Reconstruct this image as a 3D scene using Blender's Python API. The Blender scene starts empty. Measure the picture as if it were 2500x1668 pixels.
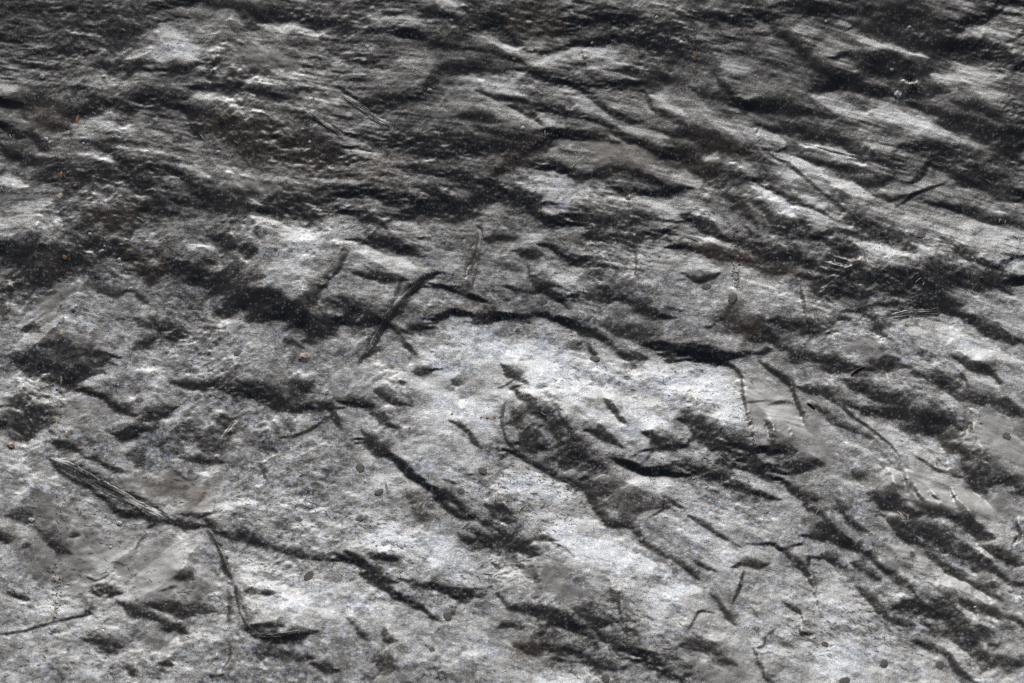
import bpy, math, random
import numpy as np
from mathutils import Vector

random.seed(7)
rng = np.random.default_rng(7)
R = math.radians
scene = bpy.context.scene
col = scene.collection

# ------------------------------------------------------------------ camera
PITCH = 50.0                      # degrees below the horizon
DIST = 1.416                      # metres to the middle of the surface
LENS, SENSOR = 85.0, 36.0
IMW, IMH = 2500.0, 1668.0         # size of the photograph the tracing was made on
cam_loc = Vector((0.0, -DIST * math.cos(R(PITCH)), DIST * math.sin(R(PITCH))))
cam_data = bpy.data.cameras.new("camera")
cam = bpy.data.objects.new("camera", cam_data)
col.objects.link(cam)
cam.location = cam_loc
cam.rotation_euler = (R(90 - PITCH), 0, 0)
cam_data.lens = LENS
cam_data.sensor_width = SENSOR
cam_data.clip_start = 0.01
cam_data.clip_end = 200
cam_data.dof.use_dof = True
cam_data.dof.focus_distance = 1.39
cam_data.dof.aperture_fstop = 14.0
scene.camera = cam
scene.cycles.use_denoising = False

# ------------------------------------------------------------------ sky and sun (behind the surface, shining towards the camera)
SUN_EL, SUN_AZ = 21.0, -2.0       # azimuth from +Y, towards -X is negative
world = bpy.data.worlds.new("World")
scene.world = world
world.use_nodes = True
wn = world.node_tree.nodes
sky = wn.new("ShaderNodeTexSky")
sky.sky_type = 'NISHITA'
sky.sun_disc = False
sky.dust_density = 6.0
sky.air_density = 0.8
sky.sun_elevation = R(SUN_EL)
sky.sun_rotation = R(SUN_AZ)
world.node_tree.links.new(sky.outputs[0], wn["Background"].inputs[0])
wn["Background"].inputs[1].default_value = 0.05
sun_data = bpy.data.lights.new("sun", 'SUN')
sun_data.energy = 1.5
sun_data.angle = R(29)
sun_data.color = (0.84, 0.92, 1.0)
sun = bpy.data.objects.new("sun", sun_data)
col.objects.link(sun)
sd = Vector((math.sin(R(SUN_AZ)) * math.cos(R(SUN_EL)), math.cos(R(SUN_AZ)) * math.cos(R(SUN_EL)), math.sin(R(SUN_EL))))
sun.rotation_euler = sd.to_track_quat('Z', 'Y').to_euler()
scene.view_settings.view_transform = 'Standard'
scene.view_settings.look = 'None'
scene.view_settings.gamma = 1
scene.view_settings.exposure = 0.93
scene.view_settings.use_curve_mapping = False

# ------------------------------------------------------------------ where a traced point lies on the ground plane
FPX = LENS / SENSOR * IMW
SP, CP = math.sin(R(PITCH)), math.cos(R(PITCH))
zref = None                       # relief to trace on, once there is one
def at(px, py):
    u, v = (px - IMW / 2) / FPX, -(py - IMH / 2) / FPX
    d = Vector((u, CP + v * SP, -SP + v * CP))
    z = 0.0
    for k in range(5):
        t = (z - cam_loc.z) / d.z
        x, y = cam_loc.x + d.x * t, cam_loc.y + d.y * t
        if zref is None: break
        z = 0.4 * z + 0.6 * float(sample(zref, x, y))
    return x, y
def local(crop, x, y):            # the tracing was made on nine enlarged thirds
    c = crop - 1
    return at((c % 3) * 833 + x / 2.818, (c // 3) * 556 + y / 2.818)
def px_size(x, y):                # metres one photo pixel covers there, across and in depth
    dv = Vector((x, y, 0)) - cam_loc
    m = (dv.y * CP - dv.z * SP) / FPX
    return m, m / (-dv.z / dv.length)
STROKES = """
#1
.55 60 60,110 180,130 340,110
.45 60 760,40 960,40
.55 70 460,300 600,310
.72 150 1130,350 1330,350
.65 90 1080,410 1400,400
.72 50 1760,160 2000,190 2150,220 2260,250
.6 50 1350,220 1480,250
.5 100 1600,350 1900,400 2050,480
.65 60 1650,560 1850,540 2050,500
.75 45 1330,665 1500,670 1620,695
.7 60 20,600 90,610
.6 80 100,560 250,570
.6 50 560,605 780,590
.62 100 560,790 700,830 850,870
.55 50 900,920 1150,930
.5 100 1600,760 1850,830 2000,930 2200,950
.55 60 800,1000 1000,1040 1200,1060
.65 60 560,1090 750,1130
.65 100 1100,1140 1300,1180 1400,1190
.66 110 1450,1250 1600,1290 1800,1330 2000,1340
.5 60 1850,1100 1950,1150
.78 75 0,1240 180,1250
.55 120 600,1350 900,1380 1100,1400
.6 180 0,1490 200,1510 400,1490
.65 60 1750,1480 2100,1520
.6 50 150,1060 300,1060
.65 50 2230,620 2350,700
.5 60 1020,560 1250,570
.22 160 0,60 300,60 700,110 1100,110
.25 160 0,250 300,230 800,250 1100,200
.13 80 1150,90 1350,20 1560,40 1750,110
.12 50 250,380 450,370 640,370
.14 60 700,480 900,470 1050,500
.1 60 1620,540 1700,520 1830,515
.12 55 1350,610 1500,600 1800,640 1950,660
.09 110 1320,780 1450,820 1700,900 1850,930 2080,970 2200,1000 2350,1050
.13 110 1400,860 1700,980 2000,1020 2300,1100
.2 90 1700,1060 2000,1090 2300,1140
.12 90 0,690 250,700 450,740 800,700 1000,720 1250,750
.15 90 700,720 950,690 1250,690
.08 60 0,850 120,900 220,960 330,1040
.1 70 0,1000 80,1060 200,1100 350,1130
.1 80 700,1050 850,1120 1000,1180 1250,1240 1400,1320 1550,1350 1800,1370 2050,1360 2350,1330
.13 100 300,1190 600,1200 800,1230 950,1300 1050,1360
.14 110 550,1540 800,1480 1000,1450 1200,1500
.08 35 870,1560 950,1470
.17 90 1300,1390 1550,1420 2350,1420
.1 70 1450,480 1550,530
.15 90 950,450 1150,470 1350,480
.13 80 1650,200 1900,120 2200,130 2350,180
.15 70 200,800 350,850 480,880
.11 14 495,740 500,850 490,960
.11 20 2130,745 2240,840 2350,900
.1 18 2120,780 2230,870 2350,950
.78 14 2140,755 2240,850 2350,925
.1 12 1310,700 1310,860 1450,990
#2
.7 90 600,40 720,30 800,60
.65 60 200,110 350,130 520,160
.42 150 150,250 500,300
.58 130 350,350 550,420 700,450
.58 70 870,220 1000,240 1100,290
.65 60 1100,320 1250,360 1400,410
.8 70 1380,420 1500,370 1680,340
.68 120 1700,340 1830,380 1950,400
.65 110 850,560 1050,560 1180,540
.65 110 900,620 1100,640 1300,680
.6 70 900,720 1050,760 1250,800 1350,850
.68 80 1380,780 1500,850
.67 80 1600,680 1750,760 1900,850
.62 110 1580,830 1750,900 1950,960 2150,1020
.75 70 2100,640 2230,700 2350,790
.64 60 1930,860 2100,910 2250,950
.57 160 1700,1000 1900,1030 2150,1060 2000,1100
.7 110 1100,1200 1300,1260 1450,1270 1650,1310 1750,1360
.65 100 1400,1370 1600,1400
.7 90 2080,1330 2200,1400 2330,1480
.5 80 0,1200 150,1240 250,1230
.55 40 500,1290 600,1270
.65 150 0,1500 100,1550
.5 100 0,960 100,980
.45 100 230,1080 350,1090
.65 60 0,660 100,710 200,790 390,890
.55 70 560,760 700,800
.55 60 1400,1000 1550,1080
.6 60 1280,1450 1330,1470
.5 80 2000,70 2150,80
.6 60 80,320 250,330
.1 70 730,0 850,60 1000,100 1200,150
.12 70 540,60 650,110 800,170
.12 60 880,180 1020,180 1150,210 1230,300
.17 140 1150,120 1400,120 1550,200
.1 60 1230,300 1400,340 1550,320 1750,290 2000,260 2350,270
.12 140 2000,270 2200,300 2350,340
.17 120 1650,120 2000,160 2350,190
.1 80 0,200 100,230
.15 90 0,430 200,420
.12 50 300,200 500,240 700,290 850,320
.12 40 850,320 960,330 1100,370 1230,430
.1 70 560,620 620,560 700,490
.16 110 150,690 350,680 500,690
.08 22 0,670 120,730 180,800
.08 25 150,730 300,830 400,870
.1 25 0,610 150,700
.13 90 750,470 900,460 1000,440 1100,480
.12 50 1070,660 1250,700 1400,730 1550,740 1750,820 1900,890 2050,980 2200,1060 2350,1090
.12 40 1620,610 1720,660 1850,760 2000,830 2200,900 2350,930
.12 60 1200,490 1500,540 1700,600 1900,590 2050,550
.12 50 2070,630 2200,740 2350,850
.12 50 830,780 950,790 1050,820
.12 40 940,860 1100,910 1250,940
.15 40 1180,740 1300,790 1380,850
.1 70 1400,900 1500,890 1700,940 1900,960
.14 140 450,920 700,960 1000,970 1250,1000 1400,930
.16 130 200,940 500,1000 600,1050
.1 60 1000,1210 1150,1110 1300,1020 1420,920
.13 100 550,1150 800,1190 1000,1230 1200,1280
.12 60 1250,1100 1450,1120 1600,1190 1800,1190 2000,1180 2200,1250
.1 55 1900,1290 2100,1310 2350,1290
.1 120 0,1280 200,1300 450,1330 800,1360 1100,1340 1300,1380 1450,1480 1700,1540
.13 100 0,1430 150,1500 300,1560
.15 100 1700,1480 1900,1500 2100,1500
.18 100 300,1450 600,1420 900,1460
.08 22 1965,1230 1970,1400 1965,1560
.1 14 1650,250 1670,400 1690,500
.1 11 1540,760 1550,850 1540,920
.1 10 190,1000 190,1110
.18 60 2080,470 2200,520 2350,560
.18 90 1950,480 2150,560
#3
.6 50 130,30 260,40
.6 60 290,70 400,80
.55 60 600,160 700,190 780,220
.6 80 920,280 1050,350 1100,370
.62 55 1120,200 1250,310 1400,340 1550,370 1700,390
.65 90 1900,210 2030,220 2080,270
.55 90 2130,150 2200,260
.55 60 2200,310 2350,340
.65 80 280,440 450,480
.68 70 1700,490 1850,520 2050,530 2200,500
.6 150 1900,560 2100,620 2200,700
.55 90 1980,760 2100,820 2180,880
.65 140 900,680 1100,700 1250,730 1350,780
.65 120 1280,790 1500,830 1700,880 1850,950 1950,1020
.55 220 50,780 250,820 400,830
.67 100 300,890 450,930 600,960 700,990
.45 120 900,850 1100,950 1250,1000
.74 40 830,980 950,1010 1100,1060 1200,1080
.62 25 850,1050 1050,1090 1300,1140
.68 140 680,1130 850,1200
.62 130 900,1180 1100,1280 1250,1370 1350,1440
.76 130 480,1300 650,1380 800,1450 1000,1540
.65 90 0,1200 150,1260
.7 130 0,1420 150,1470 300,1540
.64 70 330,1130 450,1180 500,1250
.65 60 130,1060 250,1090
.62 40 420,1380 560,1500 620,1560
.55 60 1350,1310 1480,1340
.6 70 1650,1240 1600,1330
.5 90 1900,1300 2100,1380 2350,1450
.6 90 1450,1470 1700,1540
.5 100 250,600 500,620 700,560
.45 100 400,350 600,450
.12 110 0,80 200,80 400,120 600,140
.18 150 700,80 1000,60 1300,60 1600,100
.1 60 1900,140 2050,120 2180,60
.1 60 550,160 700,240 850,380 950,500 1050,560
.13 170 1250,230 1500,230 1700,300 1900,330
.13 110 1900,290 2100,340 2300,430
.13 120 1150,420 1400,430 1650,480 1500,580 1800,600
.11 80 880,630 1100,560 1300,610 1450,640
.1 60 1550,690 1700,740 1800,790 2000,850 2200,900
.12 50 1900,700 2050,750 2230,830
.15 140 1850,850 2050,900 2200,980 2350,1100
.11 75 450,730 600,720 800,760 1000,800
.1 40 260,520 320,620 420,760
.1 13 490,780 520,950 570,1050
.17 60 100,640 300,660
.12 60 600,880 800,900 1000,950 1150,1020 1300,1080 1450,1140
.08 95 0,900 150,950 300,1000 480,1050
.08 120 0,1060 100,1110 250,1210
.12 45 300,1200 450,1230 600,1280 700,1340 800,1400 950,1470
.12 22 580,1050 750,1160 900,1280 1050,1400 1150,1470
.12 35 800,1080 1000,1130 1300,1180
.12 60 1200,1220 1300,1250 1400,1230
.1 55 1590,1260 1650,1190 1700,1130
.1 18 1480,1410 1600,1340 1770,1270
.12 30 1330,1340 1450,1370 1530,1350
.1 80 1550,1000 1750,1030 1950,1100 2200,1230 2350,1330
.16 140 1750,1100 2000,1200 2250,1340
.12 60 1750,1400 1900,1430 2100,1500 2350,1560
.1 40 200,1250 350,1350 450,1480 520,1560
.1 60 420,1380 550,1480 750,1560
.12 80 0,1480 150,1530 250,1566
.1 70 1130,1500 1300,1540
.1 18 2240,640 2290,740 2340,850
.2 90 0,300 60,400
#4
.6 60 300,40 450,50
.55 90 0,30 200,50
.55 90 900,90 1000,60 1080,60
.45 70 520,180 650,170
.5 60 0,230 80,230
.68 60 1290,100 1450,150
.62 80 1420,260 1530,290
.66 300 1900,150 2050,280 2050,400
.72 150 1950,60 2250,100
.6 90 2220,560 2330,540
.55 170 200,520 400,500 600,480
.55 150 450,420 550,400
.6 120 950,380 1150,400
.57 120 800,500 950,580
.45 200 1200,500 1450,620
.57 100 1550,620 1700,660
.5 200 100,650 300,600
.55 130 50,800 250,780
.5 300 1000,900 1400,850 1700,900
.52 250 1750,900 2000,850 2200,900
.45 130 800,1050 950,1100
.57 130 450,1200 650,1250 750,1290
.5 130 560,1400 700,1450
.62 200 1800,1270 2050,1280 2150,1300
.5 200 1700,1450 2100,1480
.55 60 300,1250 400,1300
.5 100 0,1130 150,1140
.55 80 100,1500 250,1540
.37 200 900,1500 1300,1500
.06 140 0,130 250,130 500,150 700,130
.06 150 0,260 300,240 600,270 680,320
.06 180 0,400 200,350 400,330
.08 60 0,470 20,600
.05 160 880,170 1000,220 1200,260 1400,340 1600,440 1750,520 1950,600 2150,640 2350,610
.08 120 1250,230 1500,330 1700,420 1900,470
.1 90 1650,140 1750,180
.1 60 1450,60 1600,130
.07 60 2350,180 2250,320 2150,450 2120,560
.06 140 1900,630 2150,680 2350,640
.1 22 1960,760 2100,830
.1 100 1000,650 1100,680 1250,700
.13 80 1030,760 900,830
.15 60 930,640 1050,680
.13 60 150,720 280,690
.13 90 300,820 500,830 650,880
.08 140 100,920 300,950 450,1000 600,970
.12 80 420,980 700,900
.1 50 480,1060 620,1130 750,1200 900,1280
.08 75 1200,1070 1400,1090 1550,1110
.09 70 1480,1090 1700,1150 1900,1190 2100,1210 2280,1230
.14 90 1700,1090 2000,1110 2200,1150
.08 70 0,1220 200,1190 300,1180
.08 120 0,1360 150,1350 330,1340
.13 60 250,1270 380,1280
.12 55 780,1380 900,1390 1000,1390
.14 60 1000,1320 1200,1230
.2 120 1200,1400 1500,1450 1550,1350
.08 75 380,1490 500,1500 560,1550
.1 35 2290,1250 2330,1380
.12 25 1520,1560 1540,1420 1600,1350
.08 50 870,80 900,30 930,0
.12 80 600,110 760,100 830,140
.2 60 700,440 850,440
.15 40 940,430 1010,510
.1 14 2240,1300 2100,1400 1950,1430
.1 12 800,1060 800,1140
#5
.84 250 1350,850 1500,1000 1600,1060
.8 250 1000,830 1200,850
.74 200 850,700 1000,680
.82 200 2050,1030 2250,1060 2300,1250
.75 280 500,880 800,950 900,1050
.75 250 700,1200 950,1250 1000,1350
.7 200 450,1450 650,1500 900,1480
.7 150 250,170 400,240 650,320
.75 120 300,220 500,210
.65 150 650,430 800,450
.62 100 1050,100 1150,150
.7 120 1350,220 1480,280 1650,370
.65 120 1250,50 1450,50
.52 200 1650,600 1850,620
.6 200 1100,700 1400,720
.7 100 1650,1150 1750,1350
.7 300 1750,950 1900,1200
.76 200 1950,1450 2100,1350
.7 150 80,130 200,180
.65 100 2100,130 2150,250
.6 120 100,380 250,420
.55 200 50,750 150,720
.6 200 200,950 300,1000
.85 200 1300,1100 1350,1180
.07 55 950,0 945,120 920,250 895,400 880,440
.1 60 100,80 300,100 450,120 550,160
.1 60 100,290 250,310 420,350
.12 30 400,380 370,470 330,560
.08 60 620,330 520,390 430,480 340,580 270,700 210,790 180,860
.1 50 0,490 100,530 260,610 330,640
.09 140 0,620 150,610 280,630
.12 60 400,690 500,660 600,660
.12 55 640,600 750,570 830,580
.12 40 360,680 430,770 510,850
.12 25 600,360 730,390 820,430 900,460 1000,500
.18 110 900,590 1050,570
.1 50 1080,590 1250,590 1400,590 1480,610
.13 65 1150,390 1300,410 1480,390
.13 50 1280,270 1350,370 1450,430 1550,520
.12 60 1200,150 1350,180
.1 55 1380,120 1550,180 1700,220 1850,260
.14 70 1020,60 1180,40
.12 110 1750,470 1950,460 2050,520 2200,570
.09 55 1500,620 1650,680 1800,760 1950,840 2050,870
.2 150 1850,680 2100,750 2350,800
.12 50 2200,850 2300,890
.1 100 1700,20 1950,60 2200,30
.08 25 2000,0 2020,130 2020,300
.12 45 1110,940 1180,1010 1270,1060
.1 35 1690,800 1745,880
.12 40 1820,1200 1880,1260 1930,1320
.1 65 1680,1400 1800,1440 1920,1530
.1 75 2080,1440 2200,1480 2350,1500
.12 75 20,1190 150,1220 280,1300 350,1350
.1 55 150,1400 220,1470 330,1560
.12 40 760,1330 880,1390 980,1490
.2 40 220,1110 350,1180 480,1200
.22 60 500,980 620,960
.18 40 780,1030 850,1060
.15 25 400,1060 450,1060
.14 25 1650,760 1620,800
.12 140 1180,1255 1280,1390 1370,1480
.05 85 1226,1120 1300,1205 1390,1290 1470,1410 1550,1510 1770,1650
.1 26 1226,1140 1135,1185 1105,1260 1115,1390 1180,1500 1350,1620 1560,1750
.1 60 1500,1290 1540,1400 1600,1500
#6
.65 110 50,270 180,260 220,290
.67 180 420,330 600,380 700,450
.6 130 500,480 700,560
.62 120 900,550 1050,580 1000,500
.62 180 1100,800 1300,780 1400,850
.65 90 1700,680 1900,760
.8 110 1800,720 1950,820 2150,880 2350,980
.62 130 1980,1020 2150,1080
.78 340 50,1000 250,1100 300,1300
.6 230 500,1150 650,1150 700,1280 600,1230
.62 120 900,1180 1000,1230
.6 230 900,1450 700,1400
.62 130 1400,1400 1550,1450 1700,1540
.6 280 2200,1400 2100,1500 2300,1500
.7 90 1180,120 1400,140 1530,170
.65 80 850,0 1000,40
.6 100 1650,200 1700,220
.65 120 1900,30 2100,80 2250,140
.67 50 50,20 200,80 350,100
.62 50 550,20 680,120 740,170
.62 50 850,370 930,400
.5 60 1350,490 1500,480
.5 160 50,600 250,650
.5 130 1300,1050 1500,1100
.6 130 1000,1320 1100,1500
.1 60 0,120 200,150 400,200 600,250 750,290 850,350
.08 80 150,0 300,60 450,110 650,160 800,200 950,280
.12 35 440,0 520,80 620,170
.12 25 560,40 700,150
.12 120 800,40 1000,100 1150,220 1000,260 1250,330 1500,330 1800,370 2100,400
.1 110 850,330 1000,400 1150,450 1300,430 1500,400 1700,460 1850,520
.14 75 1130,40 1350,70 1550,130
.14 90 1700,300 2000,330 2350,360
.13 55 1800,130 2000,210 2200,280
.1 22 860,380 950,440 1040,520
.08 28 825,420 840,530 855,630
.1 50 1350,540 1600,510 1750,530
.1 55 1750,540 1900,600 2050,680 2200,750 2350,790
.12 28 1850,560 2000,640 2200,720
.12 30 1430,600 1600,560 1750,560
.08 60 1120,590 1230,580 1310,640 1380,710 1440,760
.1 45 1020,680 1080,630 1150,640
.18 150 300,600 500,620 600,680
.09 80 600,630 750,660 900,690 1000,710
.11 75 480,710 650,720
.07 100 0,830 200,850 350,860 550,830
.1 25 0,890 150,890 350,940 420,1020
.1 80 640,740 750,830 900,880 1050,900 1200,950
.13 80 1000,960 1200,960 1400,930 1550,970
.08 28 415,1030 425,1150 460,1290 490,1420 500,1500
.1 35 570,920 640,980 720,1050 770,1130 800,1230 810,1270
.08 35 770,1050 790,1200
.1 45 900,1230 1000,1300 1150,1370 1280,1440
.1 22 1060,1180 1150,1280 1300,1390 1400,1480 1480,1560
.13 50 850,1110 1000,1160 1180,1240
.1 35 590,1330 620,1430 660,1500
.12 110 1150,1080 1350,1150 1500,1230 1600,1290
.06 120 1320,1300 1500,1310 1700,1350 1880,1390
.1 70 1500,1370 1700,1400 1850,1480 1950,1560
.1 55 1880,900 2000,950 2100,980 2170,1040
.12 35 1900,1000 1950,1050 1980,1120
.17 110 1700,1050 1900,1120 2100,1190 2300,1270
.12 50 2150,1190 2350,1270
.08 120 0,1340 150,1400 300,1470 500,1530
.1 75 600,1500 800,1540
.1 28 1990,1350 1990,1420
.13 35 30,330 130,360 240,310
.1 18 1350,950 1370,890 1420,890
.15 25 830,1260 840,1350
.15 14 600,1210 700,1190 760,1200
.15 12 730,1370 750,1430
#7
.7 70 800,620 740,720 700,830 720,880
.65 100 700,1040 680,1150 650,1200
.62 60 900,290 1000,350 1090,410
.62 40 530,30 650,90 780,130
.64 150 50,1350 180,1300
.62 120 80,1480 200,1400
.55 200 1250,650 1320,750 1400,1000
.55 150 880,700 1050,780
.6 200 1600,330 1800,400 2100,300
.72 240 1750,900 2000,1000 2300,900
.65 120 1800,1050 2000,1120
.55 250 1000,1280 1300,1300
.5 300 1500,1480 1800,1480
.5 200 300,770 500,760
.5 200 1000,200 1350,250
.45 200 150,200 300,280
.08 25 340,10 430,110 540,180 640,230
.13 70 450,60 560,100 660,160 760,230 860,270
.1 60 620,20 720,60 830,90
.06 65 640,260 760,330 880,390 1000,430 1100,470 1180,460
.08 25 900,260 1050,340 1130,400 1180,450
.07 35 1170,470 1280,480 1400,480
.08 25 1240,400 1400,410 1460,390
.05 65 1460,470 1560,530 1700,570 1900,620 2100,660 2250,680 2350,720
.1 35 1450,530 1500,640 1560,760 1590,830
.1 40 1620,930 1650,1080 1700,1200 1740,1240
.12 35 1570,960 1570,1150
.08 60 1740,1220 1900,1260 2050,1250 2140,1210
.1 25 1720,1180 1950,1190
.1 28 1690,940 1880,950
.12 40 1270,0 1500,40
.12 80 50,420 200,410
.06 50 0,560 50,590
.11 55 250,500 380,590 500,660
.06 40 480,550 540,550
.1 55 650,900 740,950 830,950
.1 55 860,1030 1000,1110 1150,1170 1270,1210
.2 90 1000,1030 1200,1060 1450,1090
.13 50 1170,1080 1290,1110
.08 55 1250,860 1300,830
.08 75 700,1340 820,1350
.12 60 600,1290 720,1320
.08 45 1100,1440 1220,1450
.1 35 80,950 190,1000
.12 16 0,1240 200,1210 400,1150 550,1110
.14 55 580,1080 650,1010
.14 50 870,1450 930,1500
.17 55 1700,1330 1900,1370 2100,1400
.14 60 2150,1450 2300,1470
.1 13 940,660 950,600 1010,540
.1 12 1100,940 1220,910
.1 18 1530,1490 1590,1380 1560,1290
.12 13 1480,300 1460,400
.14 45 170,640 210,620
.12 40 1780,70 1830,150
#8
.8 280 1100,150 1400,200 1550,330
.86 190 1450,250 1500,300
.8 280 1400,480 1700,600 1950,700 2150,850
.75 320 300,550 500,640 750,740
.7 300 500,80 700,60
.65 150 200,200 500,300
.55 200 1250,780 1500,830 1700,950
.76 200 2150,1000 2300,950
.7 180 2150,1150 2200,1180
.7 250 800,1200 1000,1350 1200,1500
.7 250 100,1000 300,1050
.65 200 450,1250 550,1400
.74 180 1600,1550 1350,1540
.62 80 1050,620 1180,660
.8 150 1950,130 2200,200
.08 38 350,0 450,100 550,190 650,270 750,370 820,410
.1 38 640,240 800,320 880,420
.1 55 880,430 1000,450 1100,510 1200,560 1300,610
.06 55 880,530 1000,580 1150,600 1300,630
.08 38 1200,620 1350,680
.1 28 1250,600 1380,560 1480,570
.12 80 1050,420 1180,440
.1 45 1000,330 1120,380
.2 75 500,330 530,380
.18 55 820,560 950,640
.07 80 0,720 100,780 200,830 350,900
.08 45 60,690 200,790 350,850
.1 45 330,930 430,980 550,1060 660,1120
.13 55 480,850 650,900 850,950
.2 100 780,940 900,970
.1 65 1110,970 1200,1020 1330,1060 1450,1130 1600,1200 1720,1300
.1 70 1380,1020 1500,1140 1650,1200
.1 80 1600,1080 1750,1150 1880,1190
.08 90 1750,1200 1850,1300 2000,1360 2150,1440 2300,1560
.1 70 1280,1310 1400,1330 1550,1340 1700,1400 1880,1440
.15 130 1280,1280 1450,1300
.11 50 1100,1180 1180,1150 1240,1180
.1 45 1350,1150 1390,1220
.12 22 1450,1400 1700,1430
.13 80 1500,0 1650,60 1800,110
.30 120 1700,190 1900,250 2150,320
.08 45 1850,40 2050,90 2350,130
.11 50 1250,0 1400,60 1600,180 1750,300 1830,440 1950,460 2050,540 2200,650 2350,770
.1 13 2210,270 2210,360 2130,420
.12 28 2230,290 2350,360
.1 18 1910,940 1915,1080 1940,1200 1970,1270
.14 75 1970,1130 2000,1230
.12 35 1330,820 1340,880
.12 35 1210,720 1260,780
.1 38 60,1130 120,1190 180,1260
.1 45 730,1140 780,1050
.11 45 260,1380 270,1460
.08 65 330,1390 320,1530
.14 38 290,1200 300,1270 370,1280
.12 25 1040,730 1090,770
.14 45 180,680 350,720
.12 12 1450,590 1530,630 1590,690
.12 12 700,160 790,190
.12 12 310,190 320,270
.15 70 1850,930 1880,1020
#9
.7 230 50,220 250,300
.7 120 430,100 500,170
.75 180 150,540 280,620
.75 140 240,750 270,770
.6 260 1350,130 1600,200 2000,320 2250,420
.62 180 1400,600 1480,700 1650,800 1850,900
.66 120 1700,850 1950,960 2200,1050 2350,1110
.6 200 950,830 1050,950
.7 230 850,1000 1050,1050 1150,1250
.75 280 1000,1350 1200,1420 900,1500
.65 150 600,850 650,1000
.6 200 1450,1350 1700,1550
.6 130 100,1450 280,1520
.6 150 700,1300 600,1450
.55 280 300,350 700,450
.65 60 750,660 850,680
.6 60 1050,640 1180,700
.58 55 1780,720 1900,800
.6 120 2180,540 2220,580
.66 55 2200,830 2350,870
.06 75 0,80 150,90 300,130 400,200 500,250 600,280
.12 90 300,20 500,30 700,80 900,50
.1 45 680,150 760,230 840,310 920,380 1000,460 1060,540
.14 55 830,280 950,300
.1 45 1060,310 1110,400 1180,480 1250,520
.06 110 1350,250 1450,290 1480,340
.07 90 1520,330 1650,380 1800,420 1950,500 2080,560
.08 55 2080,640 2200,710 2350,750
.08 45 1380,400 1480,520 1600,590 1700,640
.13 110 1500,480 1700,560 1850,620 1950,700 2000,760
.1 55 1700,700 1850,800 2000,900 2150,1000
.08 65 2030,740 2150,830 2350,900
.1 45 2100,900 2150,960
.07 50 930,490 1050,540
.12 50 850,560 1000,550 1100,600 1250,690
.1 35 1130,580 1300,720 1450,830 1580,960
.12 55 1150,740 1250,800 1340,840
.1 45 960,680 1080,760
.12 22 480,610 620,610 680,650 800,620
.08 60 700,670 800,770 860,860 910,960
.1 35 850,750 870,700
.13 26 70,430 200,510 380,620
.12 45 0,740 60,790
.13 26 80,720 220,800
.12 14 420,800 400,900 340,1030
.2 60 350,770 550,750
.1 50 1200,920 1300,1000 1400,1100 1550,1160
.1 110 1550,1080 1700,1060 1850,1130 2000,1200 2150,1280
.11 55 1900,1030 2050,1070 2200,1130
.18 140 1700,1200 1900,1300 2100,1400 2300,1500
.1 35 2220,1130 2290,1150 2350,1220
.1 40 2230,1190 2250,1220
.11 35 700,1020 800,1080 820,1150
.1 45 790,1150 810,1220 880,1230
.1 40 830,1120 870,1190
.12 16 640,1210 580,1260 560,1320 510,1340
.1 45 490,1370 510,1450 560,1540 600,1566
.18 90 0,1320 200,1340 320,1450
.08 75 0,1480 60,1560
.12 16 20,1250 80,1130 120,1080 200,1090
.17 50 200,1000 280,1070 350,1160
.12 45 1600,1290 1780,1370 1900,1500 2000,1566
.1 32 2290,490 2320,570 2290,620
.1 28 1640,30 1720,90 1800,120 1920,140
.1 22 1520,170 1540,210
.1 22 1590,230 1660,320
.1 22 1700,250 1760,310
.1 28 1850,260 1890,320
.13 130 2000,60 2150,150 2350,270
.16 55 1180,100 1260,160
.1 14 1290,560 1320,680
"""
ITER, RATE, REG = 45, 0.05, 0.03
A_LOBE, DARK, PEAK = 0.195, 0.020, 0.62        # width of the gleam, level of the dark, level of the brightest
BOWL = 0.75
# ------------------------------------------------------------------ the relief: a grid of heights
STEP = 0.00066
X0, X1, Y0, Y1 = -0.41, 0.41, -0.275, 0.355
gx = X0 + STEP * np.arange(1250)
gy = Y0 + STEP * np.arange(960)
X1, Y1 = gx[-1], gy[-1]
NX, NY = len(gx), len(gy)
GX, GY = np.meshgrid(gx, gy)
kx = np.fft.rfftfreq(NX, STEP) * 2 * math.pi
ky = np.fft.fftfreq(NY, STEP) * 2 * math.pi
KX, KY = np.meshgrid(kx, ky)
def blur(a, sx, sy=None):
    sy = sx if sy is None else sy
    return np.fft.irfft2(np.fft.rfft2(a) * np.exp(-0.5 * ((KX * sx) ** 2 + (KY * sy) ** 2)), (NY, NX))
def norm(a):
    a = a - a.mean()
    return a / a.std()
def band(s):                      # smooth random field with features about s metres across
    return norm(blur(rng.standard_normal((NY, NX)), s))
def fbm(s, octaves=4, gain=0.55):
    r = 0
    for k in range(octaves):
        r = r + band(s / 2 ** k) * gain ** k
    return norm(r)

def sample(a, x, y):
    u = min(max((x - X0) / STEP, 0), NX - 1.001); v = min(max((y - Y0) / STEP, 0), NY - 1.001)
    i, j = int(u), int(v); u -= i; v -= j
    return (a[j, i] * (1-u) + a[j, i+1] * u) * (1-v) + (a[j+1, i] * (1-u) + a[j+1, i+1] * u) * v

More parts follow.
